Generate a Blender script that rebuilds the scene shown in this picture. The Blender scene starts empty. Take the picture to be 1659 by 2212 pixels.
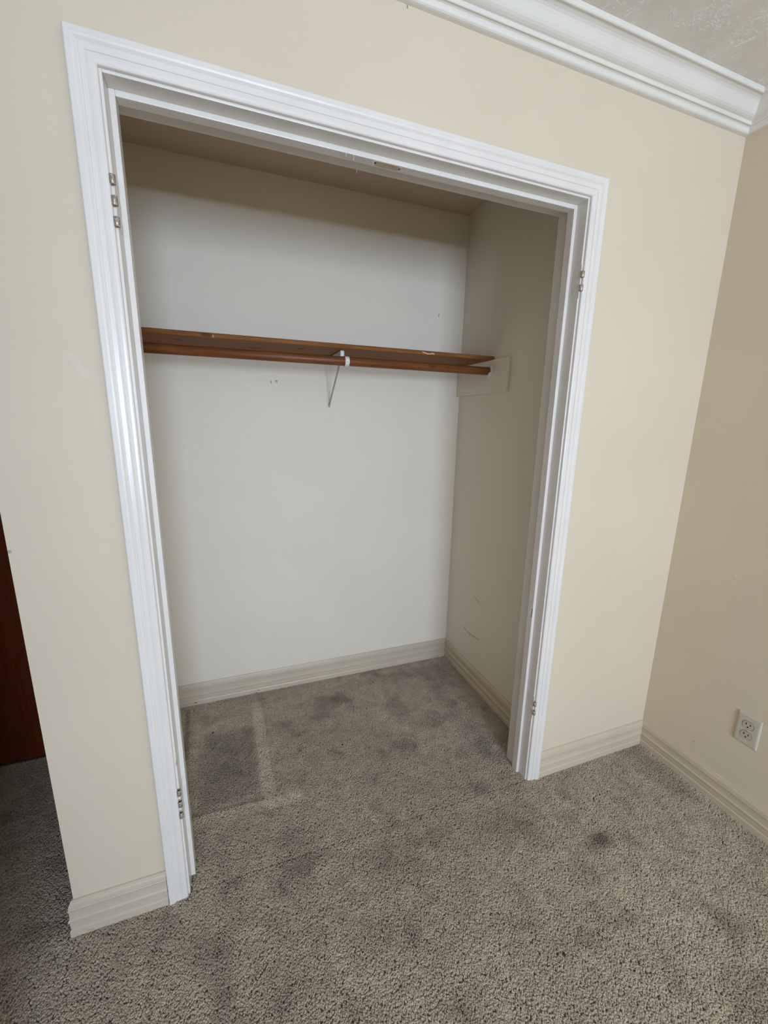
import bpy, bmesh, math, random
from mathutils import Vector, Matrix

C = bpy.context.scene.collection
S = bpy.context.scene

# ---------------------------------------------------------------- dimensions (metres, from the camera solve)
XC, XW = -0.197, 1.938            # outside corner by the hall / right wall
CX0, CX1, CY = -0.085, 1.438, 0.912   # closet interior
WT = 0.118                        # front wall thickness
JL, JR, JZ = 0.085, 1.3085, 2.046  # jamb faces
REV, CW = 0.005, 0.050            # reveal, casing width
ZC = 2.400
YB = -4.20                        # window wall
HY, HX = 0.755, -1.60             # hall end wall / hall far side
DY = -0.52                        # hall opening starts here; kept narrow so the unseen left wall shades the hall
FZ = -0.009                       # carpet backing level, pile reaches 0

# ---------------------------------------------------------------- camera
cam = bpy.data.cameras.new('camera')
cam.sensor_fit = 'HORIZONTAL'
cam.sensor_width = 36.0
cam.lens = 884.868 / 1659.0 * 36.0
cam.clip_start = 0.02
cam_o = bpy.data.objects.new('camera', cam)
C.objects.link(cam_o)
right = Vector((0.9392, -0.3429, 0.0178)); down = Vector((-0.0576, -0.2085, -0.9763)); fwd = Vector((0.3385, 0.9159, -0.2156))
m = Matrix.Identity(4)
for i in range(3):
    m[i][0], m[i][1], m[i][2] = right[i], -down[i], -fwd[i]
m.translation = Vector((0.2806, -1.0909, 1.3948))
cam_o.matrix_world = m
S.camera = cam_o

# ---------------------------------------------------------------- world, window light, exposure
w = bpy.data.worlds.new('sky'); S.world = w; w.use_nodes = True
w.node_tree.nodes['Background'].inputs['Color'].default_value = (0.80, 0.88, 1.0, 1)
w.node_tree.nodes['Background'].inputs['Strength'].default_value = 0.6
WX0, WX1, WZ0, WZ1 = 0.12, 1.32, 0.85, 2.00      # window opening in the wall behind the camera
def window_light(name, z0, z1, energy):           # daylight entering through the window, emission towards +Y
    la = bpy.data.lights.new(name, 'AREA')
    la.shape = 'RECTANGLE'; la.size = WX1 - WX0; la.size_y = z1 - z0
    la.energy = energy; la.color = (0.80, 1.0, 1.32)
    lo = bpy.data.objects.new(name, la); C.objects.link(lo)
    lo.location = ((WX0 + WX1) / 2, YB - 0.14, (z0 + z1) / 2)
    lo.rotation_euler = (math.radians(90), 0, 0)
window_light('window_daylight', WZ0, WZ1, 96.0)                   # through the lowered blind
window_light('window_gap_daylight', WZ0 + 0.02, WZ0 + 0.14, 19.0)  # through the open gap above the sill
S.view_settings.view_transform = 'Standard'
S.view_settings.look = 'None'
S.view_settings.exposure = 0.0
S.view_settings.gamma = 1.0
S.view_settings.use_curve_mapping = False

# ---------------------------------------------------------------- material helpers
class NT:
    def __init__(self, name):
        self.mat = bpy.data.materials.new(name); self.mat.use_nodes = True
        self.n = self.mat.node_tree.nodes; self.l = self.mat.node_tree.links
        self.b = self.n['Principled BSDF']
        self.pos = self.n.new('ShaderNodeNewGeometry').outputs['Position']
    def put(self, sock, v):
        if isinstance(v, bpy.types.NodeSocket): self.l.new(v, sock)
        elif v is not None:
            if hasattr(sock.default_value, '__len__') and len(sock.default_value) == 4 and len(v) == 3: v = (*v, 1)
            sock.default_value = v
    def math(self, op, a, b=None, c=None):
        n = self.n.new('ShaderNodeMath'); n.operation = op
        for i, v in enumerate((a, b, c)): self.put(n.inputs[i], v)
        return n.outputs[0]
    def vmath(self, op, a, b=None):
        n = self.n.new('ShaderNodeVectorMath'); n.operation = op
        self.put(n.inputs[0], a)
        if b is not None: self.put(n.inputs[1], b)
        return n.outputs['Value'] if op in ('LENGTH', 'DOT_PRODUCT') else n.outputs['Vector']
    def noise(self, vec, scale, detail=2.0, rough=0.5, dist=0.0):
        n = self.n.new('ShaderNodeTexNoise')
        self.put(n.inputs['Vector'], vec); n.inputs['Scale'].default_value = scale
        n.inputs['Detail'].default_value = detail; n.inputs['Roughness'].default_value = rough
        n.inputs['Distortion'].default_value = dist
        return n.outputs['Fac']
    def ramp(self, v, lo, hi, a=0.0, b=1.0, smooth=True):
        n = self.n.new('ShaderNodeMapRange'); n.interpolation_type = 'SMOOTHSTEP' if smooth else 'LINEAR'
        self.put(n.inputs[0], v)
        for i, x in zip((1, 2, 3, 4), (lo, hi, a, b)): n.inputs[i].default_value = x
        return n.outputs[0]
    def mix(self, f, a, b):
        n = self.n.new('ShaderNodeMix'); n.data_type = 'RGBA'
        self.put(n.inputs[0], f); self.put(n.inputs[6], a); self.put(n.inputs[7], b)
        return n.outputs[2]
    def mul(self, col, f):
        n = self.n.new('ShaderNodeVectorMath'); n.operation = 'SCALE'
        self.put(n.inputs[0], col); self.put(n.inputs['Scale'], f)
        return n.outputs[0]
    def bump(self, h, strength, dist):
        n = self.n.new('ShaderNodeBump'); n.inputs['Strength'].default_value = strength
        n.inputs['Distance'].default_value = dist; self.put(n.inputs['Height'], h)
        self.l.new(n.outputs[0], self.b.inputs['Normal'])
    def spot(self, c, r, soft=0.5):
        """mask 1 inside an ellipsoid at c with radii r"""
        v = self.vmath('SUBTRACT', self.pos, c)
        v = self.vmath('MULTIPLY', v, tuple(1 / q for q in r))
        return self.ramp(self.vmath('LENGTH', v), 1.0 - soft, 1.0 + soft, 1.0, 0.0)
    def stroke(self, a, b, r, soft=0.5):
        """mask along the segment a-b"""
        a = Vector(a); b = Vector(b); d = b - a
        v = self.vmath('SUBTRACT', self.pos, tuple(a))
        t = self.math('MULTIPLY', self.vmath('DOT_PRODUCT', v, tuple(d)), 1 / d.length_squared)
        n = self.n.new('ShaderNodeClamp'); self.put(n.inputs[0], t)
        q = self.mul(tuple(d), n.outputs[0])
        return self.ramp(self.vmath('LENGTH', self.vmath('SUBTRACT', v, q)), r * (1 - soft), r * (1 + soft), 1.0, 0.0)
    def set(self, col=None, rough=0.5, spec=0.5, metal=0.0):
        if col is not None: self.put(self.b.inputs['Base Color'], col)
        self.put(self.b.inputs['Roughness'], rough); self.put(self.b.inputs['Specular IOR Level'], spec)
        self.put(self.b.inputs['Metallic'], metal)
        return self.mat

def paint_wall(name, col, marks=()):
    t = NT(name)
    n = t.noise(t.pos, 1.7, 3.0)
    c = t.mul(col, t.ramp(n, 0.3, 0.7, 0.975, 1.02))
    for mk in marks:
        f = t.spot(*mk[1:-2]) if mk[0] == 'spot' else t.stroke(*mk[1:-2])
        c = t.mix(t.math('MULTIPLY', f, mk[-1]), c, mk[-2])
    t.bump(t.noise(t.pos, 260, 2.0), 0.10, 0.002)
    return t.set(c, 0.62, 0.3)

M = {}
BEIGE = (0.690, 0.588, 0.440)
CLOSET = (0.815, 0.735, 0.605)
M['wall'] = paint_wall('beige_wall_paint', BEIGE, (
    ('stroke', (-0.030, 0, 1.520), (-0.012, 0, 1.487), 0.007, 0.8, (0.72, 0.66, 0.56), 0.35),
    ('spot', (-0.008, 0, 1.484), (0.012, 0.02, 0.010), 0.9, (0.72, 0.66, 0.56), 0.4),
    ('spot', (0.7186, 0, 2.331), (0.0012, 0.01, 0.004), 0.4, (0.08, 0.06, 0.05), 0.9),
    ('spot', (-0.194, 0, 1.100), (0.004, 0.01, 0.004), 0.5, (0.25, 0.18, 0.10), 0.6),
    ('spot', (XW, -0.233, 0.879), (0.02, 0.0035, 0.0035), 0.5, (0.80, 0.76, 0.68), 0.7),
    ('spot', (XW, -0.210, 0.172), (0.02, 0.0022, 0.0022), 0.5, (0.2, 0.14, 0.09), 0.8)))
M['closet'] = paint_wall('off_white_closet_paint', CLOSET, (
    ('spot', (0.462, CY, 1.561), (0.0022, 0.02, 0.0065), 0.5, (0.10, 0.09, 0.09), 0.75),
    ('spot', (0.486, CY, 1.567), (0.006, 0.02, 0.0035), 0.6, (0.14, 0.12, 0.11), 0.6),
    ('spot', (0.488, CY, 1.561), (0.0025, 0.02, 0.005), 0.6, (0.2, 0.18, 0.17), 0.5),
    ('spot', (1.296, CY, 1.923), (0.0022, 0.02, 0.008), 0.5, (0.12, 0.11, 0.10), 0.8),
    ('stroke', (CX1, 0.722, 0.282), (CX1, 0.655, 0.272), 0.003, 0.8, (0.12, 0.10, 0.08), 0.55),
    ('stroke', (CX1, 0.655, 0.272), (CX1, 0.570, 0.283), 0.003, 0.8, (0.12, 0.10, 0.08), 0.45),
    ('stroke', (CX1, 0.640, 0.50), (CX1, 0.590, 0.485), 0.003, 0.9, (0.2, 0.18, 0.15), 0.35)))

M['closet_ceiling'] = paint_wall('shade_darkened_closet_paint', (0.68, 0.55, 0.41))  # same paint as the closet walls, darkened: ceiling shade put into the colour

def gloss_paint(name, col, rough=0.28, chips=()):
    t = NT(name)
    sc = t.vmath('MULTIPLY', t.pos, (1.0, 1.0, 0.12))
    c = t.mul(col, t.ramp(t.noise(t.pos, 6.0, 4.0), 0.3, 0.7, 0.965, 1.015))
    for mk in chips:
        f = t.spot(*mk[1:-2]) if mk[0] == 'spot' else t.stroke(*mk[1:-2])
        c = t.mix(t.math('MULTIPLY', f, mk[-1]), c, mk[-2])
    t.bump(t.noise(sc, 190, 2.0), 0.10, 0.001)
    return t.set(c, rough, 0.5)

M['casing'] = gloss_paint('white_gloss_trim_paint', (0.790, 0.735, 0.675), 0.26)
M['jamb'] = gloss_paint('white_gloss_jamb_paint', (0.770, 0.715, 0.650), 0.30, (
    ('stroke', (JR - 0.012, 0.046, 0.735), (JR - 0.012, 0.052, 0.700), 0.0016, 0.6, (0.9, 0.88, 0.83), 0.9),
    ('stroke', (JR - 0.012, 0.043, 0.722), (JR - 0.012, 0.044, 0.690), 0.0020, 0.6, (0.12, 0.09, 0.06), 0.9),
    ('stroke', (JR - 0.012, 0.052, 0.775), (JR - 0.012, 0.056, 0.760), 0.0013, 0.6, (0.9, 0.88, 0.83), 0.8),
    ('spot', (JL, 0.004, 0.46), (0.003, 0.006, 0.008), 0.5, (0.30, 0.18, 0.09), 0.8)))
M['crown'] = gloss_paint('white_crown_paint', (0.780, 0.735, 0.665), 0.38)
M['base'] = gloss_paint('cream_baseboard_paint', (0.600, 0.500, 0.375), 0.36, (
    ('spot', (0.0345, CY - 0.014, 0.0135), (0.004, 0.01, 0.003), 0.5, (0.08, 0.06, 0.04), 0.85),
    ('spot', (0.040, CY - 0.014, 0.0125), (0.002, 0.01, 0.004), 0.5, (0.2, 0.15, 0.1), 0.6),
    ('spot', (0.3346, CY - 0.014, 0.0142), (0.003, 0.01, 0.003), 0.5, (0.08, 0.06, 0.04), 0.85),
    ('spot', (0.3246, CY - 0.014, 0.002), (0.006, 0.01, 0.003), 0.5, (0.1, 0.07, 0.05), 0.7),
    ('spot', (-0.165, -0.0145, 0.006), (0.010, 0.01, 0.003), 0.6, (0.42, 0.35, 0.12), 0.6)))

def ceiling_mat():
    t = NT('skip_trowel_ceiling')
    big = t.ramp(t.noise(t.pos, 8.0, 3.0, 0.6, 0.6), 0.46, 0.60)
    ridge = t.noise(t.pos, 30.0, 4.0, 0.62, 1.4)
    r1 = t.math('SUBTRACT', 1.0, t.ramp(t.math('ABSOLUTE', t.math('SUBTRACT', ridge, 0.55)), 0.0, 0.045))
    r1 = t.math('MULTIPLY', r1, big)
    fine = t.noise(t.pos, 240, 3.0)
    h = t.math('ADD', t.math('MULTIPLY', r1, 0.5), t.math('MULTIPLY', fine, 0.08))
    t.bump(h, 0.5, 0.003)
    c = t.mul((0.77, 0.71, 0.625), t.ramp(t.noise(t.pos, 14, 3.0), 0.3, 0.7, 0.95, 1.03))
    c = t.mix(t.math('MULTIPLY', r1, 0.95), c, (0.98, 0.95, 0.90))  # light caught by the trowel ridges, put into the colour
    return t.set(c, 0.7, 0.25)
M['ceiling'] = ceiling_mat()

def wood(name, light, dark, rough, marks=(), spec=0.10):
    t = NT(name)
    v = t.vmath('MULTIPLY', t.pos, (1.6, 22.0, 22.0))
    g = t.noise(v, 3.0, 5.0, 0.6, 0.8)
    v2 = t.vmath('MULTIPLY', t.pos, (5.0, 180.0, 180.0))
    g2 = t.noise(v2, 2.0, 3.0)
    c = t.mix(t.ramp(g, 0.32, 0.68), light, dark)
    c = t.mul(c, t.ramp(g2, 0.25, 0.75, 0.82, 1.12))
    for mk in marks:
        f = t.spot(*mk[1:-2]) if mk[0] == 'spot' else t.stroke(*mk[1:-2])
        c = t.mix(t.math('MULTIPLY', f, mk[-1]), c, mk[-2])
    t.bump(g2, 0.08, 0.001)
    return t.set(c, rough, spec)
KN = (0.055, 0.022, 0.010)
M['shelf_wood'] = wood('stained_pine_shelf', (0.270, 0.108, 0.034), (0.195, 0.073, 0.021), 0.55, (
    ('spot', (0.114, 0.7065, 1.679), (0.020, 0.010, 0.004), 0.5, KN, 0.85),
    ('spot', (0.3865, 0.7612, 1.679), (0.024, 0.012, 0.004), 0.5, KN, 0.9),
    ('spot', (0.566, 0.7000, 1.679), (0.017, 0.012, 0.004), 0.5, KN, 0.9),
    ('spot', (0.215, 0.612, 1.688), (0.020, 0.006, 0.006), 0.5, KN, 0.75),
    ('spot', (0.238, 0.612, 1.685), (0.0025, 0.004, 0.006), 0.5, (0.55, 0.36, 0.22), 0.6),
    ('stroke', (1.075, 0.611, 1.690), (1.100, 0.611, 1.684), 0.0022, 0.4, (0.70, 0.52, 0.44), 0.9),
    ('stroke', (1.100, 0.611, 1.684), (1.128, 0.611, 1.687), 0.0020, 0.4, (0.70, 0.52, 0.44), 0.9),
    ('stroke', (1.118, 0.611, 1.690), (1.130, 0.611, 1.683), 0.0016, 0.4, (0.70, 0.52, 0.44), 0.8)))
M['rod_wood'] = wood('stained_rod_wood', (0.215, 0.074, 0.023), (0.150, 0.046, 0.012), 0.40, (
    ('spot', (1.12, 0.60, 1.632), (0.018, 0.012, 0.008), 0.5, (0.10, 0.035, 0.015), 0.8),
    ('spot', (0.16, 0.60, 1.636), (0.02, 0.012, 0.006), 0.6, (0.13, 0.05, 0.02), 0.6)), 0.28)
t = NT('red_brown_stained_door')
g = t.noise(t.vmath('MULTIPLY', t.pos, (30.0, 30.0, 1.5)), 2.5, 4.0, 0.6, 0.5)
M['door'] = t.set(t.mix(t.ramp(g, 0.3, 0.7), (0.150, 0.032, 0.006), (0.110, 0.022, 0.004)), 0.50, 0.2)

t = NT('white_bracket_enamel'); M['bracket'] = t.set(t.mul((0.74, 0.71, 0.64), t.ramp(t.noise(t.pos, 60), 0.3, 0.7, 0.94, 1.04)), 0.35, 0.5)
t = NT('shade_grey_brace'); M['brace'] = t.set(t.mul((0.36, 0.325, 0.275), t.ramp(t.noise(t.pos, 60), 0.3, 0.7, 0.9, 1.08)), 0.45, 0.4)  # shade on the downward-facing strut put into this grey
t = NT('white_plastic_socket'); M['socket'] = t.set(t.mul((0.78, 0.76, 0.71), t.ramp(t.noise(t.pos, 80), 0.3, 0.7, 0.96, 1.03)), 0.35, 0.5)
t = NT('ivory_plastic'); M['plate'] = t.set(t.mul((0.575, 0.520, 0.425), t.ramp(t.noise(t.pos, 50), 0.3, 0.7, 0.97, 1.02)), 0.33, 0.5)
t = NT('almond_receptacle_plastic'); M['recept'] = t.set(t.mul((0.545, 0.445, 0.365), t.ramp(t.noise(t.pos, 50), 0.3, 0.7, 0.97, 1.02)), 0.35, 0.5)
t = NT('brown_seam'); M['seam'] = t.set(t.mul((0.17, 0.10, 0.065), t.ramp(t.noise(t.pos, 90), 0.3, 0.7, 0.85, 1.1)), 0.6, 0.3)
t = NT('dark_slot'); M['slot'] = t.set(t.mul((0.020, 0.010, 0.005), t.ramp(t.noise(t.pos, 90), 0.3, 0.7, 0.85, 1.1)), 0.7, 0.2)
t = NT('worn_hinge_steel')
c = t.mix(t.ramp(t.noise(t.pos, 320, 3.0), 0.52, 0.62), (0.36, 0.285, 0.205), (0.66, 0.60, 0.52))
M['hinge'] = t.set(c, 0.42, 0.5, 0.4)
t = NT('bare_patch_wood'); M['bare'] = t.set(t.mix(t.ramp(t.noise(t.vmath('MULTIPLY', t.pos, (10, 80, 1)), 6), 0.35, 0.65), (0.50, 0.36, 0.23), (0.62, 0.52, 0.40)), 0.7, 0.3)
t = NT('window_vinyl'); M['vinyl'] = t.set(t.mul((0.8, 0.8, 0.8), t.ramp(t.noise(t.pos, 10), 0.3, 0.7, 0.98, 1.0)), 0.4, 0.5)

def carpet(name, per_tuft):
    t = NT(name)
    base = (0.490, 0.410, 0.318)
    flat = t.vmath('MULTIPLY', t.pos, (1.0, 1.0, 0.0))
    n1 = t.ramp(t.noise(flat, 7.5, 3.0, 0.55, 0.4), 0.52, 0.72, 1.0, 0.74)      # footprints in the pile
    n2 = t.ramp(t.noise(t.vmath('ADD', flat, (3.1, 7.7, 0)), 2.4, 2.0), 0.3, 0.7, 0.93, 1.06)
    n3 = t.ramp(t.noise(t.vmath('ADD', flat, (1.3, 0.4, 0)), 20.0, 3.0, 0.6), 0.3, 0.7, 0.88, 1.10)
    f = t.math('MULTIPLY', t.math('MULTIPLY', n1, n2), n3)
    def mark(mask, k):
        nonlocal f
        f = t.math('MULTIPLY', f, t.math('ADD', 1.0, t.math('MULTIPLY', mask, k - 1.0)))
    # flattened rectangle and lighter vacuum / furniture tracks left in the closet
    x = t.math('MULTIPLY', 1, 1)
    n = t.n.new('ShaderNodeSeparateXYZ'); t.put(n.inputs[0], t.pos); X, Y = n.outputs[0], n.outputs[1]
    def band(v, a, b, s=0.012):
        return t.math('MULTIPLY', t.ramp(v, a - s, a + s), t.ramp(v, b - s, b + s, 1.0, 0.0))
    mark(t.math('MULTIPLY', band(X, 0.095, 0.300, 0.02), band(Y, 0.285, 0.655, 0.03)), 0.74)
    mark(t.stroke((0.318, 0.80, 0), (0.335, 0.28, 0), 0.024, 0.3), 1.24)
    mark(t.stroke((0.06, 0.232, 0), (0.435, 0.222, 0), 0.022, 0.3), 1.24)
    mark(t.stroke((0.075, 0.70, 0), (0.30, 0.735, 0), 0.020, 0.5), 1.12)
    mark(t.stroke((0.045, 0.80, 0), (0.065, 0.30, 0), 0.018, 0.4), 1.10)
    mark(t.stroke((0.07, 0.262, 0), (0.31, 0.255, 0), 0.007, 0.6), 0.72)
    mark(t.stroke((0.005, 0.86, 0), (0.02, 0.55, 0), 0.010, 0.6), 0.70)
    # darker scuffs
    for (cx, cy, rx, ry, k) in ((0.66, 0.70, 0.07, 0.05, .74), (0.60, 0.62, 0.06, 0.035, .78), (0.735, 0.715, 0.05, 0.04, .80),
                                (0.985, 0.555, 0.045, 0.10, .78), (0.92, 0.295, 0.04, 0.05, .82), (1.064, 0.41, 0.05, 0.04, .80),
                                (1.376, -0.292, 0.055, 0.028, .66), (1.40, -0.285, 0.03, 0.02, .72), (1.12, -0.14, 0.13, 0.06, .84),
                                (0.40, 0.015, 0.06, 0.09, .82), (0.69, -0.10, 0.08, 0.05, .84), (0.178, -0.227, 0.035, 0.09, .80),
                                (0.13, -0.16, 0.04, 0.05, .80), (1.43, -0.74, 0.09, 0.06, .78), (1.24, 0.30, 0.05, 0.30, .84),
                                (1.34, 0.70, 0.11, 0.10, .80), (1.10, 0.80, 0.30, 0.035, .84), (1.86, -0.15, 0.05, 0.16, .80),
                                (0.62, -0.30, 0.10, 0.05, .86), (0.30, -0.42, 0.08, 0.03, .82), (0.05, 0.10, 0.05, 0.10, .80)):
        mark(t.spot((cx, cy, 0), (rx, ry, 1.0), 0.6), k)
    for (cx, cy) in ((1.0427, -0.4927), (0.1227, 0.6744), (0.6618, 0.4143)):
        mark(t.spot((cx, cy, 0), (0.004, 0.005, 1.0), 0.3), 0.12)
    if per_tuft:
        oi = t.n.new('ShaderNodeObjectInfo')
        g = t.n.new('ShaderNodeNewGeometry')      # fibre scatter: soften the tuft normals towards the vertical
        nv = t.vmath('NORMALIZE', t.vmath('ADD', t.vmath('MULTIPLY', g.outputs['Normal'], (0.55, 0.55, 0.55)), (0, 0, 0.45)))
        t.l.new(nv, t.b.inputs['Normal'])
        f = t.math('MULTIPLY', f, t.ramp(oi.outputs['Random'], 0.0, 1.0, 0.84, 1.18, False))
    else:
        f = t.math('MULTIPLY', f, t.ramp(t.noise(t.pos, 160, 2.0), 0.3, 0.7, 0.75, 1.0))
        t.bump(t.noise(t.pos, 200, 2.0), 0.6, 0.004)
    return t.set(t.mul(base, f), 0.95, 0.0)
M['pile'] = carpet('grey_taupe_carpet_pile', True)
M['backing'] = carpet('carpet_backing', False)

# ---------------------------------------------------------------- object helpers
def tag(o, label=None, cat=None, kind=None, group=None):
    if label: o['label'] = label
    if cat: o['category'] = cat
    if kind: o['kind'] = kind
    if group: o['group'] = group
    return o
def obj(name, bm, mat, parent=None, smooth=False):
    me = bpy.data.meshes.new(name)
    bmesh.ops.recalc_face_normals(bm, faces=bm.faces[:])
    bm.to_mesh(me); bm.free()
    if smooth:
        for p in me.polygons: p.use_smooth = True
    me.materials.append(mat)
    o = bpy.data.objects.new(name, me); C.objects.link(o)
    if parent: o.parent = parent; o.matrix_parent_inverse = parent.matrix_world.inverted()
    return o
def empty(name, loc=(0, 0, 0)):
    o = bpy.data.objects.new(name, None); C.objects.link(o); o.location = loc
    o.matrix_world = Matrix.Translation(loc)
    return o
def box(bm, a, b, bev=0.0, seg=2):
    r = bmesh.ops.create_cube(bm, size=1.0)
    vs = r['verts']
    a, b = Vector(a), Vector(b)
    for v in vs:
        v.co = Vector(((a[i] + b[i]) / 2 + v.co[i] * (b[i] - a[i]) for i in range(3)))
    if bev > 0:
        es = list({e for v in vs for e in v.link_edges})
        bmesh.ops.bevel(bm, geom=es, offset=bev, segments=seg, profile=0.5, affect='EDGES')
def boxes(name, lst, mat, parent=None, bev=0.0):
    bm = bmesh.new()
    for a, b in lst: box(bm, a, b, bev)
    return obj(name, bm, mat, parent)
def prism(bm, poly, axis, a, b):
    """extrude a 2-D polygon along an axis; poly holds the other two coordinates in xyz order"""
    def mk(p, t):
        q = list(p); q.insert(axis, t); return Vector(q)
    v0 = [bm.verts.new(mk(p, a)) for p in poly]; v1 = [bm.verts.new(mk(p, b)) for p in poly]
    n = len(poly)
    for i in range(n): bm.faces.new((v0[i], v0[(i + 1) % n], v1[(i + 1) % n], v1[i]))
    bm.faces.new(v0[::-1]); bm.faces.new(v1)
def tube(bm, p0, p1, r0, ri=None, seg=24, cap=True, bev=0.0):
    """solid or hollow cylinder from p0 to p1"""
    p0, p1 = Vector(p0), Vector(p1); d = (p1 - p0).normalized()
    q = d.to_track_quat('Z', 'Y').to_matrix()
    def ring(p, r): return [bm.verts.new(p + q @ Vector((r * math.cos(2 * math.pi * i / seg), r * math.sin(2 * math.pi * i / seg), 0))) for i in range(seg)]
    def bridge(a, b):
        for i in range(seg): bm.faces.new((a[i], a[(i + 1) % seg], b[(i + 1) % seg], b[i]))
    rings = [(p0, r0 - bev)] if bev else []
    rings += [(p0 + d * bev, r0), (p1 - d * bev, r0)]
    if bev: rings.append((p1, r0 - bev))
    rs = [ring(*x) for x in rings]
    for a, b in zip(rs, rs[1:]): bridge(a, b)
    if ri is None:
        bm.faces.new(rs[0][::-1]); bm.faces.new(rs[-1])
    else:
        i0, i1 = ring(p0, ri), ring(p1, ri)
        bridge(i0, rs[0]); bridge(rs[-1], i1); bridge(i1, i0)
def sweep(name, prof, p0, p1, n, m0, m1, mat, parent=None):
    """sweep an open profile [(t, z)] along p0->p1; n = direction out of the wall; m0/m1 = mitre slopes"""
    bm = bmesh.new()
    p0, p1, n = Vector((*p0, 0)), Vector((*p1, 0)), Vector((*n, 0)); d = (p1 - p0).normalized()
    a = [bm.verts.new(p0 + d * (m0 * t) + n * t + Vector((0, 0, z))) for t, z in prof]
    b = [bm.verts.new(p1 + d * (m1 * t) + n * t + Vector((0, 0, z))) for t, z in prof]
    k = len(prof)
    for i in range(k): bm.faces.new((a[i], a[(i + 1) % k], b[(i + 1) % k], b[i]))
    bm.faces.new(a[::-1]); bm.faces.new(b)
    return obj(name, bm, mat, parent)

# ---------------------------------------------------------------- shell
T = 0.12
def S_(o, label, cat): return tag(o, label, cat, 'structure')
bm = bmesh.new(); box(bm, (HX - T, YB - T, FZ - 0.1), (XW + T, CY + T, FZ))
floor = S_(obj('floor', bm, M['backing']), 'grey taupe cut pile carpet covering the room, closet and hall floor', 'carpet')
bm = bmesh.new(); box(bm, (HX - T, YB - T, ZC), (XW + T, CY + T, ZC + 0.1))
S_(obj('ceiling', bm, M['ceiling']), 'grey white hand trowelled ceiling above the crown moulding', 'ceiling')
S_(boxes('ceiling_closet', [((CX0, WT, ZC - 0.012), (CX1, CY, ZC))], M['closet_ceiling']), 'closet ceiling above the shelf, paint darkened to carry its shade', 'ceiling')
ro = 0.020
bm = bmesh.new()   # front wall: an upside-down U around the closet opening
prism(bm, [(XC, FZ), (JL - ro, FZ), (JL - ro, JZ + ro), (JR + ro, JZ + ro), (JR + ro, FZ), (XW, FZ), (XW, ZC), (XC, ZC)], 1, 0.0, WT)
S_(obj('wall_front', bm, M['wall']), 'beige wall with the doorless closet opening in it', 'wall')
S_(boxes('wall_right', [((XW, YB - T, FZ), (XW + T, CY + T, ZC))], M['wall']), 'beige wall with the power outlet, right of the closet', 'wall')
S_(boxes('wall_closet_back', [((XC, CY, FZ), (XW, CY + T, ZC))], M['closet']), 'off white back wall of the closet behind the shelf', 'wall')
S_(boxes('wall_closet_right', [((CX1, WT, FZ), (XW, CY, ZC))], M['closet']), 'off white side wall inside the closet with the shelf cleat', 'wall')
S_(boxes('wall_closet_left', [((XC, WT, FZ), (CX0, CY, ZC))], M['wall']), 'beige wall between the closet and the dark hall', 'wall')
S_(boxes('wall_hall_end', [((HX, HY + 0.05, FZ), (XC, CY + T, ZC))], M['wall']), 'wall around the dark wooden hall door', 'wall')
S_(boxes('wall_hall_side', [((HX - T, DY - T, FZ), (HX, CY + T, ZC))], M['wall']), 'beige far side wall of the hall', 'wall')
S_(boxes('wall_left_shade', [((HX, DY - T, FZ), (XC - T, DY, ZC)), ((XC - T, YB, FZ), (XC, DY, ZC))], M['wall']), 'unseen beige bedroom wall placed to shade the hall', 'wall')  # unseen wall, placed and sized to keep window light off the hall
bm = bmesh.new()
for a, b in (((XC - T, YB - T, FZ), (WX0, YB, ZC)), ((WX1, YB - T, FZ), (XW, YB, ZC)), ((WX0, YB - T, FZ), (WX1, YB, WZ0)), ((WX0, YB - T, WZ1), (WX1, YB, ZC))):
    box(bm, a, b)
S_(obj('wall_back', bm, M['wall']), 'beige window wall behind the viewer', 'wall')
wn = S_(empty('window_1', ((WX0 + WX1) / 2, YB, WZ0)), 'white framed bedroom window facing the closet', 'window')
fw = 0.035
boxes('window_frame', [((WX0, YB - 0.09, WZ0), (WX0 + fw, YB - 0.03, WZ1)), ((WX1 - fw, YB - 0.09, WZ0), (WX1, YB - 0.03, WZ1)),
      ((WX0 + fw, YB - 0.09, WZ0), (WX1 - fw, YB - 0.03, WZ0 + fw)), ((WX0 + fw, YB - 0.09, WZ1 - fw), (WX1 - fw, YB - 0.03, WZ1))], M['vinyl'], wn)
boxes('window_sill', [((WX0 - 0.03, YB - 0.03, WZ0 - 0.025), (WX1 + 0.03, YB + 0.03, WZ0))], M['vinyl'], wn)

# hall door
bm = bmesh.new(); box(bm, (-1.24, HY, 0.006), (-0.44, HY + 0.035, 2.03), 0.002)
dr = S_(obj('door_1', bm, M['door']), 'dark red brown flush wooden door at the end of the hall', 'door')
tr = S_(empty('trim_3', (-0.84, HY, 0)), 'white casing around the hall door', 'door casing')
boxes('side_casing', [((-0.435, HY - 0.012, FZ), (-0.378, HY + 0.05, 2.09))], M['casing'], tr)
boxes('side_casing', [((-1.302, HY - 0.012, FZ), (-1.245, HY + 0.05, 2.09))], M['casing'], tr)
boxes('head_casing', [((-1.245, HY - 0.012, 2.033), (-0.435, HY + 0.05, 2.09))], M['casing'], tr)

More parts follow.
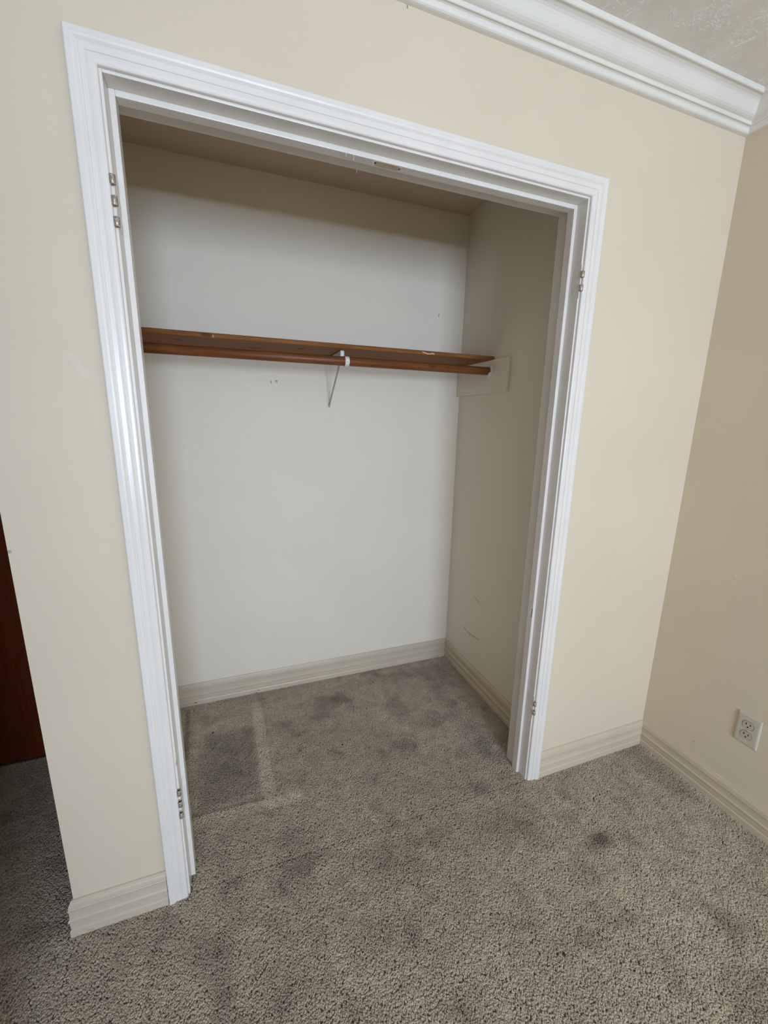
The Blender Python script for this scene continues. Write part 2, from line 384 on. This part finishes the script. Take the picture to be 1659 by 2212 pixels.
# ---------------------------------------------------------------- baseboards
BB = [(0, FZ), (0.0140, FZ), (0.0140, 0.0205), (0.0128, 0.0235), (0.0108, 0.0250), (0.0108, 0.0275), (0.0120, 0.0295), (0.0120, 0.0465),
      (0.0142, 0.0490), (0.0150, 0.0525), (0.0143, 0.0560), (0.0118, 0.0590), (0.0108, 0.0700), (0.0112, 0.0820), (0.0124, 0.0860),
      (0.0124, 0.0890), (0.0112, 0.0905), (0.0110, 0.0950), (0.0092, 0.1020), (0.0066, 0.1060), (0.0060, 0.1085), (0.0045, 0.1115), (0, 0.1125)]
xo_l, xo_r = JL - REV - CW, JR + REV + CW
S_(sweep('baseboard_front_left', BB, (XC, 0), (xo_l - 0.0015, 0), (0, -1), -1, 0, M['base']), 'short cream baseboard left of the closet casing', 'baseboard')
S_(sweep('baseboard_front_right', BB, (xo_r, 0), (XW, 0), (0, -1), 0, -1, M['base']), 'short cream baseboard between closet casing and room corner', 'baseboard')
S_(sweep('baseboard_right', BB, (XW, 0), (XW, YB), (-1, 0), 1, -1, M['base']), 'long cream baseboard under the power outlet', 'baseboard')
S_(sweep('baseboard_closet_back', BB, (CX0, CY), (CX1, CY), (0, -1), 1, -1, M['base']), 'cream baseboard along the closet back wall', 'baseboard')
S_(sweep('baseboard_closet_right', BB, (CX1, CY), (CX1, WT), (-1, 0), 1, -1, M['base']), 'cream baseboard along the closet side wall', 'baseboard')
S_(sweep('baseboard_hall', BB, (XC, 0), (XC, HY), (-1, 0), -1, -1, M['base']), 'cream baseboard turning the corner into the hall', 'baseboard')
S_(sweep('baseboard_left', BB, (XC, YB), (XC, DY), (1, 0), 1, 0, M['base']), 'cream baseboard of the left bedroom wall', 'baseboard')

# ---------------------------------------------------------------- crown moulding
CR = [(0, 2.334), (0.0085, 2.334), (0.0130, 2.3347), (0.0160, 2.3370), (0.0172, 2.3405), (0.0180, 2.3435), (0.0200, 2.3462), (0.0235, 2.3475), (0.0268, 2.3478),
      (0.0272, 2.3468), (0.0288, 2.3468), (0.0302, 2.3482), (0.0306, 2.3515), (0.0300, 2.3545), (0.0310, 2.3558), (0.0360, 2.3566), (0.0415, 2.3585), (0.0465, 2.3618),
      (0.0510, 2.3668), (0.0550, 2.3725), (0.0590, 2.3782), (0.0630, 2.3828), (0.0680, 2.3862), (0.0740, 2.3882), (0.0800, 2.3888), (0.0806, 2.3876), (0.0842, 2.3876), (0.0862, 2.3895), (0.0868, 2.3930), (0.0868, ZC), (0, ZC)]
S_(sweep('trim_1', CR, (XC, 0), (XW, 0), (0, -1), 0, -1, M['crown']), 'white ogee crown moulding above the closet', 'crown moulding')
S_(sweep('trim_2', CR, (XW, 0), (XW, YB), (-1, 0), 1, -1, M['crown']), 'white crown moulding along the right wall', 'crown moulding')

# ---------------------------------------------------------------- closet door frame
fr = S_(empty('door_frame', ((JL + JR) / 2, 0, FZ)), 'white painted door frame with moulded casing around the closet opening', 'door frame')
CP = [(0, 0), (0, 0.0065), (0.0010, 0.0085), (0.0035, 0.0100), (0.0080, 0.0108), (0.0140, 0.0108), (0.0165, 0.0100), (0.0172, 0.0098), (0.0182, 0.0118), (0.0270, 0.0128),
      (0.0282, 0.0118), (0.0296, 0.0118), (0.0318, 0.0138), (0.0345, 0.0158), (0.0380, 0.0168), (0.0470, 0.0170), (0.0492, 0.0160), (0.0500, 0.0140), (0.0500, 0)]
ci_l, ci_r, ci_z = JL - REV, JR + REV, JZ + REV
def loft(name, A, B, parent):
    bm = bmesh.new()
    a = [bm.verts.new(p) for p in A]; b = [bm.verts.new(p) for p in B]; k = len(a)
    for i in range(k): bm.faces.new((a[i], a[(i + 1) % k], b[(i + 1) % k], b[i]))
    bm.faces.new(a[::-1]); bm.faces.new(b)
    return obj(name, bm, M['casing'], parent)
loft('side_casing', [(ci_l - q, -t_, FZ) for q, t_ in CP], [(ci_l - q, -t_, ci_z + q) for q, t_ in CP], fr)
loft('side_casing', [(ci_r + q, -t_, FZ) for q, t_ in CP], [(ci_r + q, -t_, ci_z + q) for q, t_ in CP], fr)
loft('head_casing', [(ci_l - q, -t_, ci_z + q) for q, t_ in CP], [(ci_r + q, -t_, ci_z + q) for q, t_ in CP], fr)
b_ = 0.0012
boxes('side_jamb', [((JL - ro, 0.0, FZ), (JL, WT + 0.002, JZ + ro))], M['jamb'], fr, b_)
boxes('side_jamb', [((JR, 0.0, FZ), (JR + ro, WT + 0.002, JZ + ro))], M['jamb'], fr, b_)
hj = boxes('head_jamb', [((JL, 0.0, JZ), (JR, WT + 0.002, JZ + ro))], M['jamb'], fr, b_)
sy0, sy1, sp = 0.040, 0.068, 0.012
boxes('stop_strip', [((JL, sy0, 0.012), (JL + sp, sy1, JZ))], M['jamb'], fr, 0.0015)
boxes('stop_strip', [((JR - sp, sy0, FZ), (JR, sy1, JZ))], M['jamb'], fr, 0.0015)
hs = boxes('stop_strip', [((JL + sp, sy0, JZ - sp), (JR - sp, sy1, JZ))], M['jamb'], fr, 0.0015)
# scar of a removed door catch under the head stop
bm = bmesh.new()
rnd = random.Random(4)
ring = [(0.655, 0.046), (0.664, 0.0425), (0.700, 0.0422), (0.722, 0.0428), (0.732, 0.047), (0.730, 0.056), (0.722, 0.061), (0.700, 0.060), (0.676, 0.0615), (0.660, 0.057)]
prism(bm, [(x, y) for x, y in ring], 2, JZ - sp - 0.0006, JZ - sp + 0.001)
tag(obj('bare_wood_patch', bm, M['bare'], hs), 'bare wood patch where a door catch was removed')
for x, y in ((0.662, 0.050), (0.728, 0.053)):
    bm = bmesh.new(); tube(bm, (x, y, JZ - sp - 0.0010), (x, y, JZ - sp), 0.0022, None, 10); obj('screw_hole', bm, M['slot'], hs)
bm = bmesh.new()
for x, y, l in ((0.583, 0.041, 0.008), (0.602, 0.041, 0.012), (0.655, 0.045, 0.010), (0.632, 0.116, 0.009)):
    z = JZ - sp if y < 0.07 else JZ
    box(bm, (x - 0.0004, y, z - l), (x + 0.0004, y + 0.0008, z))
tag(obj('peeling_paint', bm, M['casing'], hs), 'thin white strips of peeling paint')

# ---------------------------------------------------------------- hinges left on the jambs
def hinge(side, z0, z1, which, label):
    h = tag(empty('door_hinge', ((JL if side < 0 else JR), 0, z0)), label, 'hinge', None, 'hinge halves left on the closet jambs')
    xj = JL if side < 0 else JR
    xc = xj - 0.0006 if side < 0 else xj + 0.0020
    s = 1 if side < 0 else -1
    k = (z1 - z0) / 5
    bm = bmesh.new()
    box(bm, (min(xj - 0.0005 * s, xj + 0.0011 * s), -0.003, z0), (max(xj - 0.0005 * s, xj + 0.0011 * s), 0.028, z1), 0.0004, 1)
    lf = obj('leaf', bm, M['jamb'], h)
    for q in (0.18, 0.5, 0.82):
        z = z0 + (z1 - z0) * q; y = 0.018 if q != 0.5 else 0.010
        bm = bmesh.new(); tube(bm, (xj + 0.0010 * s, y, z), (xj + 0.0018 * s, y, z), 0.0036, None, 14, bev=0.0004); obj('screw', bm, M['jamb'], lf)
    for i in which:
        bm = bmesh.new()
        tube(bm, (xc, -0.0068, z0 + k * i + 0.0006), (xc, -0.0068, z0 + k * (i + 1) - 0.0006), 0.0060, 0.0036, 20, bev=0.0004)
        kn = obj('knuckle', bm, M['hinge'], h, True)
        bm = bmesh.new()
        tube(bm, (xc, -0.0068, z0 + k * i + 0.003), (xc, -0.0068, z0 + k * (i + 1) - 0.003), 0.0037, None, 14)
        obj('bore', bm, M['slot'], kn)
    return h
hinge(-1, 1.776, 1.871, (0, 2, 4), 'worn upper hinge half with three knuckles on the left closet jamb')
hinge(-1, 0.284, 0.379, (0, 2, 4), 'worn lower hinge half with three knuckles on the left closet jamb')
hinge(1, 1.776, 1.871, (1, 3), 'worn upper hinge half with two knuckles on the right closet jamb')
hinge(1, 0.284, 0.379, (1, 3), 'worn lower hinge half with two knuckles on the right closet jamb')

# ---------------------------------------------------------------- closet shelf, cleat, rod, socket, bracket
SZ0, SZ1, SY = 1.679, 1.6975, 0.612
bm = bmesh.new()
rr = 0.006
prof = [(CY - 0.0015, SZ0), (SY + rr, SZ0)] + [(SY + rr - rr * math.sin(a), SZ0 + rr - rr * math.cos(a)) for a in (math.pi / 8, math.pi / 4, 3 * math.pi / 8)] + \
       [(SY, SZ0 + rr), (SY, SZ1 - rr)] + [(SY + rr - rr * math.cos(a), SZ1 - rr + rr * math.sin(a)) for a in (math.pi / 8, math.pi / 4, 3 * math.pi / 8)] + [(SY + rr, SZ1), (CY - 0.0015, SZ1)]
prism(bm, prof, 0, CX0 + 0.001, CX1 - 0.001)
tag(obj('closet_shelf', bm, M['shelf_wood']), 'long stained pine board shelf above the closet rod', 'shelf')
bm = bmesh.new(); box(bm, (CX1 - 0.018, 0.489, 1.532), (CX1, CY, SZ0), 0.0012)
tag(obj('shelf_cleat', bm, M['closet']), 'off white board on the closet side wall carrying shelf and rod', 'cleat')
RY, RZ, RR = 0.618, 1.631, 0.0175
bm = bmesh.new(); tube(bm, (CX0 + 0.001, RY, RZ), (CX1 - 0.0235, RY, RZ), RR, None, 32, bev=0.0015)
tag(obj('closet_rod', bm, M['rod_wood'], None, True), 'round dark stained wooden hanging rod under the shelf', 'clothes rod')
sk = tag(empty('rod_socket', (CX1 - 0.018, RY, RZ)), 'small round white socket between rod end and cleat', 'rod socket')
bm = bmesh.new(); tube(bm, (CX1 - 0.0235, RY, RZ), (CX1 - 0.018, RY, RZ), 0.0285, None, 36, bev=0.002); obj('flange', bm, M['socket'], sk)
bm = bmesh.new()   # U shaped lip carrying the rod from below
def arc(bm, x0, x1, cy, cz, r0, r1, a0, a1, n=18):
    q = []
    for i in range(n + 1):
        a = a0 + (a1 - a0) * i / n
        q.append([bm.verts.new((x, cy + r * math.cos(a), cz + r * math.sin(a))) for x in (x0, x1) for r in (r0, r1)])
    for u, v in zip(q, q[1:]):
        for i, j in ((0, 1), (1, 3), (3, 2), (2, 0)): bm.faces.new((u[i], u[j], v[j], v[i]))
    bm.faces.new((q[0][0], q[0][1], q[0][3], q[0][2])); bm.faces.new((q[-1][0], q[-1][2], q[-1][3], q[-1][1]))
arc(bm, CX1 - 0.0300, CX1 - 0.0230, RY, RZ, RR + 0.0003, RR + 0.0040, math.radians(200), math.radians(340)); obj('cradle', bm, M['socket'], sk)

BX = 0.729
br = tag(empty('rod_bracket', (BX, CY, 1.455)), 'white pressed metal bracket holding shelf and rod in the middle', 'bracket')
hw = 0.0085
bm = bmesh.new()   # horizontal arm: channel with a closed nose
ya = RY + 0.036
box(bm, (BX - hw, ya, SZ0 - 0.0022), (BX + hw, CY - 0.002, SZ0 - 0.0002))
box(bm, (BX - hw, ya, SZ0 - 0.0230), (BX + hw, ya + 0.0022, SZ0 - 0.0002), 0.0006, 1)
prism(bm, [(ya, SZ0 - 0.0230), (ya, SZ0 - 0.0002), (CY - 0.002, SZ0 - 0.0002), (CY - 0.002, SZ0 - 0.016), (ya + 0.05, SZ0 - 0.016)], 0, BX - hw, BX - hw + 0.0016)
prism(bm, [(ya, SZ0 - 0.0230), (ya, SZ0 - 0.0002), (CY - 0.002, SZ0 - 0.0002), (CY - 0.002, SZ0 - 0.016), (ya + 0.05, SZ0 - 0.016)], 0, BX + hw - 0.0016, BX + hw)
obj('arm', bm, M['bracket'], br)
bm = bmesh.new(); box(bm, (BX - 0.0095, CY - 0.0022, 1.455), (BX + 0.0095, CY - 0.0002, SZ0 - 0.0005), 0.0005, 1); obj('wall_plate', bm, M['closet'], br)
bm = bmesh.new()   # diagonal brace
A, B = Vector((BX, ya + 0.010, SZ0 - 0.020)), Vector((BX, CY - 0.006, 1.468))
d = (B - A).normalized(); nn = Vector((0, -d.z, d.y))
vs = []
for p in (A, B):
    for sx in (-1, 1):
        for sn in (-1, 1):
            vs.append(bm.verts.new(p + Vector((sx * 0.0030, 0, 0)) + nn * sn * 0.0016))
for f in ((0, 1, 3, 2), (4, 6, 7, 5), (0, 4, 5, 1), (2, 3, 7, 6), (0, 2, 6, 4), (1, 5, 7, 3)): bm.faces.new([vs[i] for i in f])
box(bm, (BX - 0.0045, CY - 0.006, 1.457), (BX + 0.0045, CY - 0.002, 1.474), 0.0005, 1)
tag(obj('brace', bm, M['brace'], br), 'thin diagonal metal strut, grey from shade put into its colour')
bm = bmesh.new()   # hook cradling the rod
hx = BX + 0.008
arc(bm, hx - 0.0085, hx + 0.0085, RY, RZ, RR + 0.0002, RR + 0.0030, math.radians(118), math.radians(325), 26)
box(bm, (hx - 0.0085, RY + 0.0145, RZ - 0.0125), (hx + 0.0085, ya + 0.004, RZ - 0.0100))
prism(bm, [(RY + 0.020, RZ - 0.012), (ya + 0.012, SZ0 - 0.012), (ya + 0.020, SZ0 - 0.012), (ya + 0.004, RZ - 0.012)], 0, hx - 0.0085, hx - 0.0068)
obj('hook', bm, M['bracket'], br)
bm = bmesh.new(); tube(bm, (hx + 0.001, RY - RR - 0.0036, RZ - 0.004), (hx + 0.001, RY - RR - 0.0024, RZ - 0.004), 0.0014, None, 10); obj('nail_hole', bm, M['slot'], br)

# ---------------------------------------------------------------- power outlet on the right wall
oy, oz = -0.3655, 0.352
ot = tag(empty('wall_outlet', (XW, oy, oz)), 'ivory duplex power outlet low on the right wall', 'outlet')
bm = bmesh.new()
pl = [(0.0, 0.0350, 0.0572), (0.0030, 0.0350, 0.0572), (0.0048, 0.0335, 0.0557), (0.0058, 0.0305, 0.0527), (0.0060, 0.0290, 0.0510)]
prev = None
for tx, hy, hz in pl:
    cur = [bm.verts.new((XW - tx, oy + sy * hy, oz + sz * hz)) for sy, sz in ((-1, -1), (1, -1), (1, 1), (-1, 1))]
    if prev:
        for i in range(4): bm.faces.new((prev[i], prev[(i + 1) % 4], cur[(i + 1) % 4], cur[i]))
    else: bm.faces.new(cur[::-1])
    prev = cur
bm.faces.new(prev)
obj('cover_plate', bm, M['plate'], ot)
def recept_shape(r, flat, n=40):
    return [(r * math.cos(2 * math.pi * i / n), max(-flat, min(flat, r * math.sin(2 * math.pi * i / n)))) for i in range(n)]
for zc in (oz + 0.0195, oz - 0.0195):
    bm = bmesh.new(); prism(bm, [(oy + a, zc + b) for a, b in recept_shape(0.0180, 0.0148)], 0, XW - 0.0063, XW - 0.0040)
    rc = obj('receptacle', bm, M['seam'], ot)
    bm = bmesh.new(); prism(bm, [(oy + a, zc + b) for a, b in recept_shape(0.0168, 0.0136)], 0, XW - 0.0072, XW - 0.0045)
    obj('receptacle_face', bm, M['recept'], rc)
    for dy, hgt in ((0.0064, 0.0040), (-0.0064, 0.0034)):
        bm = bmesh.new(); box(bm, (XW - 0.0075, oy + dy - 0.0012, zc + 0.0035 - hgt), (XW - 0.0050, oy + dy + 0.0012, zc + 0.0035 + hgt)); obj('slot', bm, M['slot'], rc)
    bm = bmesh.new(); tube(bm, (XW - 0.0075, oy, zc - 0.0070), (XW - 0.0050, oy, zc - 0.0070), 0.0025, None, 14); obj('ground_hole', bm, M['slot'], rc)
bm = bmesh.new(); tube(bm, (XW - 0.0070, oy, oz), (XW - 0.0055, oy, oz), 0.0032, None, 18, bev=0.0006); obj('screw', bm, M['recept'], ot)

# ---------------------------------------------------------------- carpet pile (real tufts, geometry nodes)
def tuft_mesh():
    bm = bmesh.new(); rings = []
    for z, r, ox in ((0.0, 0.0020, 0.0), (0.0055, 0.0027, 0.0005), (0.0088, 0.0024, 0.0014)):
        rings.append([bm.verts.new((ox + r * math.cos(2 * math.pi * i / 5 + z * 60), r * math.sin(2 * math.pi * i / 5 + z * 60), z)) for i in range(5)])
    tip = bm.verts.new((0.0019, 0.0, 0.0103))
    for a, b in zip(rings, rings[1:]):
        for i in range(5): bm.faces.new((a[i], a[(i + 1) % 5], b[(i + 1) % 5], b[i]))
    for i in range(5): bm.faces.new((rings[-1][i], rings[-1][(i + 1) % 5], tip))
    me = bpy.data.meshes.new('tuft'); bm.to_mesh(me); bm.free(); me.materials.append(M['pile'])
    return me
tuft = bpy.data.objects.new('tuft', tuft_mesh())          # only a source for the node tree, not linked to the scene
bm = bmesh.new()
e = 0.004
for x0, y0, x1, y1 in ((CX0 + e, WT, CX1 - e, CY - e), (JL + e, 0.0, JR - e, WT), (XC, -1.15, XW - e, 0.0 - e), (-1.0, DY + 0.05, XC - e, HY - e)):
    bm.faces.new([bm.verts.new((x, y, FZ + 0.0010)) for x, y in ((x0, y0), (x1, y0), (x1, y1), (x0, y1))])
pile = tag(obj('carpet_pile', bm, M['pile'], floor), 'grey taupe cut pile tufts of the carpet', None, 'stuff')
ng = bpy.data.node_groups.new('pile_nodes', 'GeometryNodeTree')
ng.interface.new_socket('Geometry', in_out='INPUT', socket_type='NodeSocketGeometry')
ng.interface.new_socket('Geometry', in_out='OUTPUT', socket_type='NodeSocketGeometry')
N, L = ng.nodes, ng.links
gi, go = N.new('NodeGroupInput'), N.new('NodeGroupOutput')
dp = N.new('GeometryNodeDistributePointsOnFaces'); dp.distribute_method = 'RANDOM'; dp.inputs['Density'].default_value = 150000
ob = N.new('GeometryNodeObjectInfo'); ob.inputs['Object'].default_value = tuft
ip = N.new('GeometryNodeInstanceOnPoints')
rv = N.new('FunctionNodeRandomValue'); rv.data_type = 'FLOAT_VECTOR'
rv.inputs[0].default_value = (-0.38, -0.38, 0.0); rv.inputs[1].default_value = (0.38, 0.38, 6.283)
rs = N.new('FunctionNodeRandomValue'); rs.data_type = 'FLOAT'; rs.inputs['Seed'].default_value = 7
rs.inputs[2].default_value = 0.62; rs.inputs[3].default_value = 0.98
L.new(gi.outputs[0], dp.inputs['Mesh']); L.new(dp.outputs['Points'], ip.inputs['Points'])
L.new(ob.outputs['Geometry'], ip.inputs['Instance']); L.new(rv.outputs[0], ip.inputs['Rotation']); L.new(rs.outputs[1], ip.inputs['Scale'])
L.new(ip.outputs[0], go.inputs[0])
md = pile.modifiers.new('pile', 'NODES'); md.node_group = ng
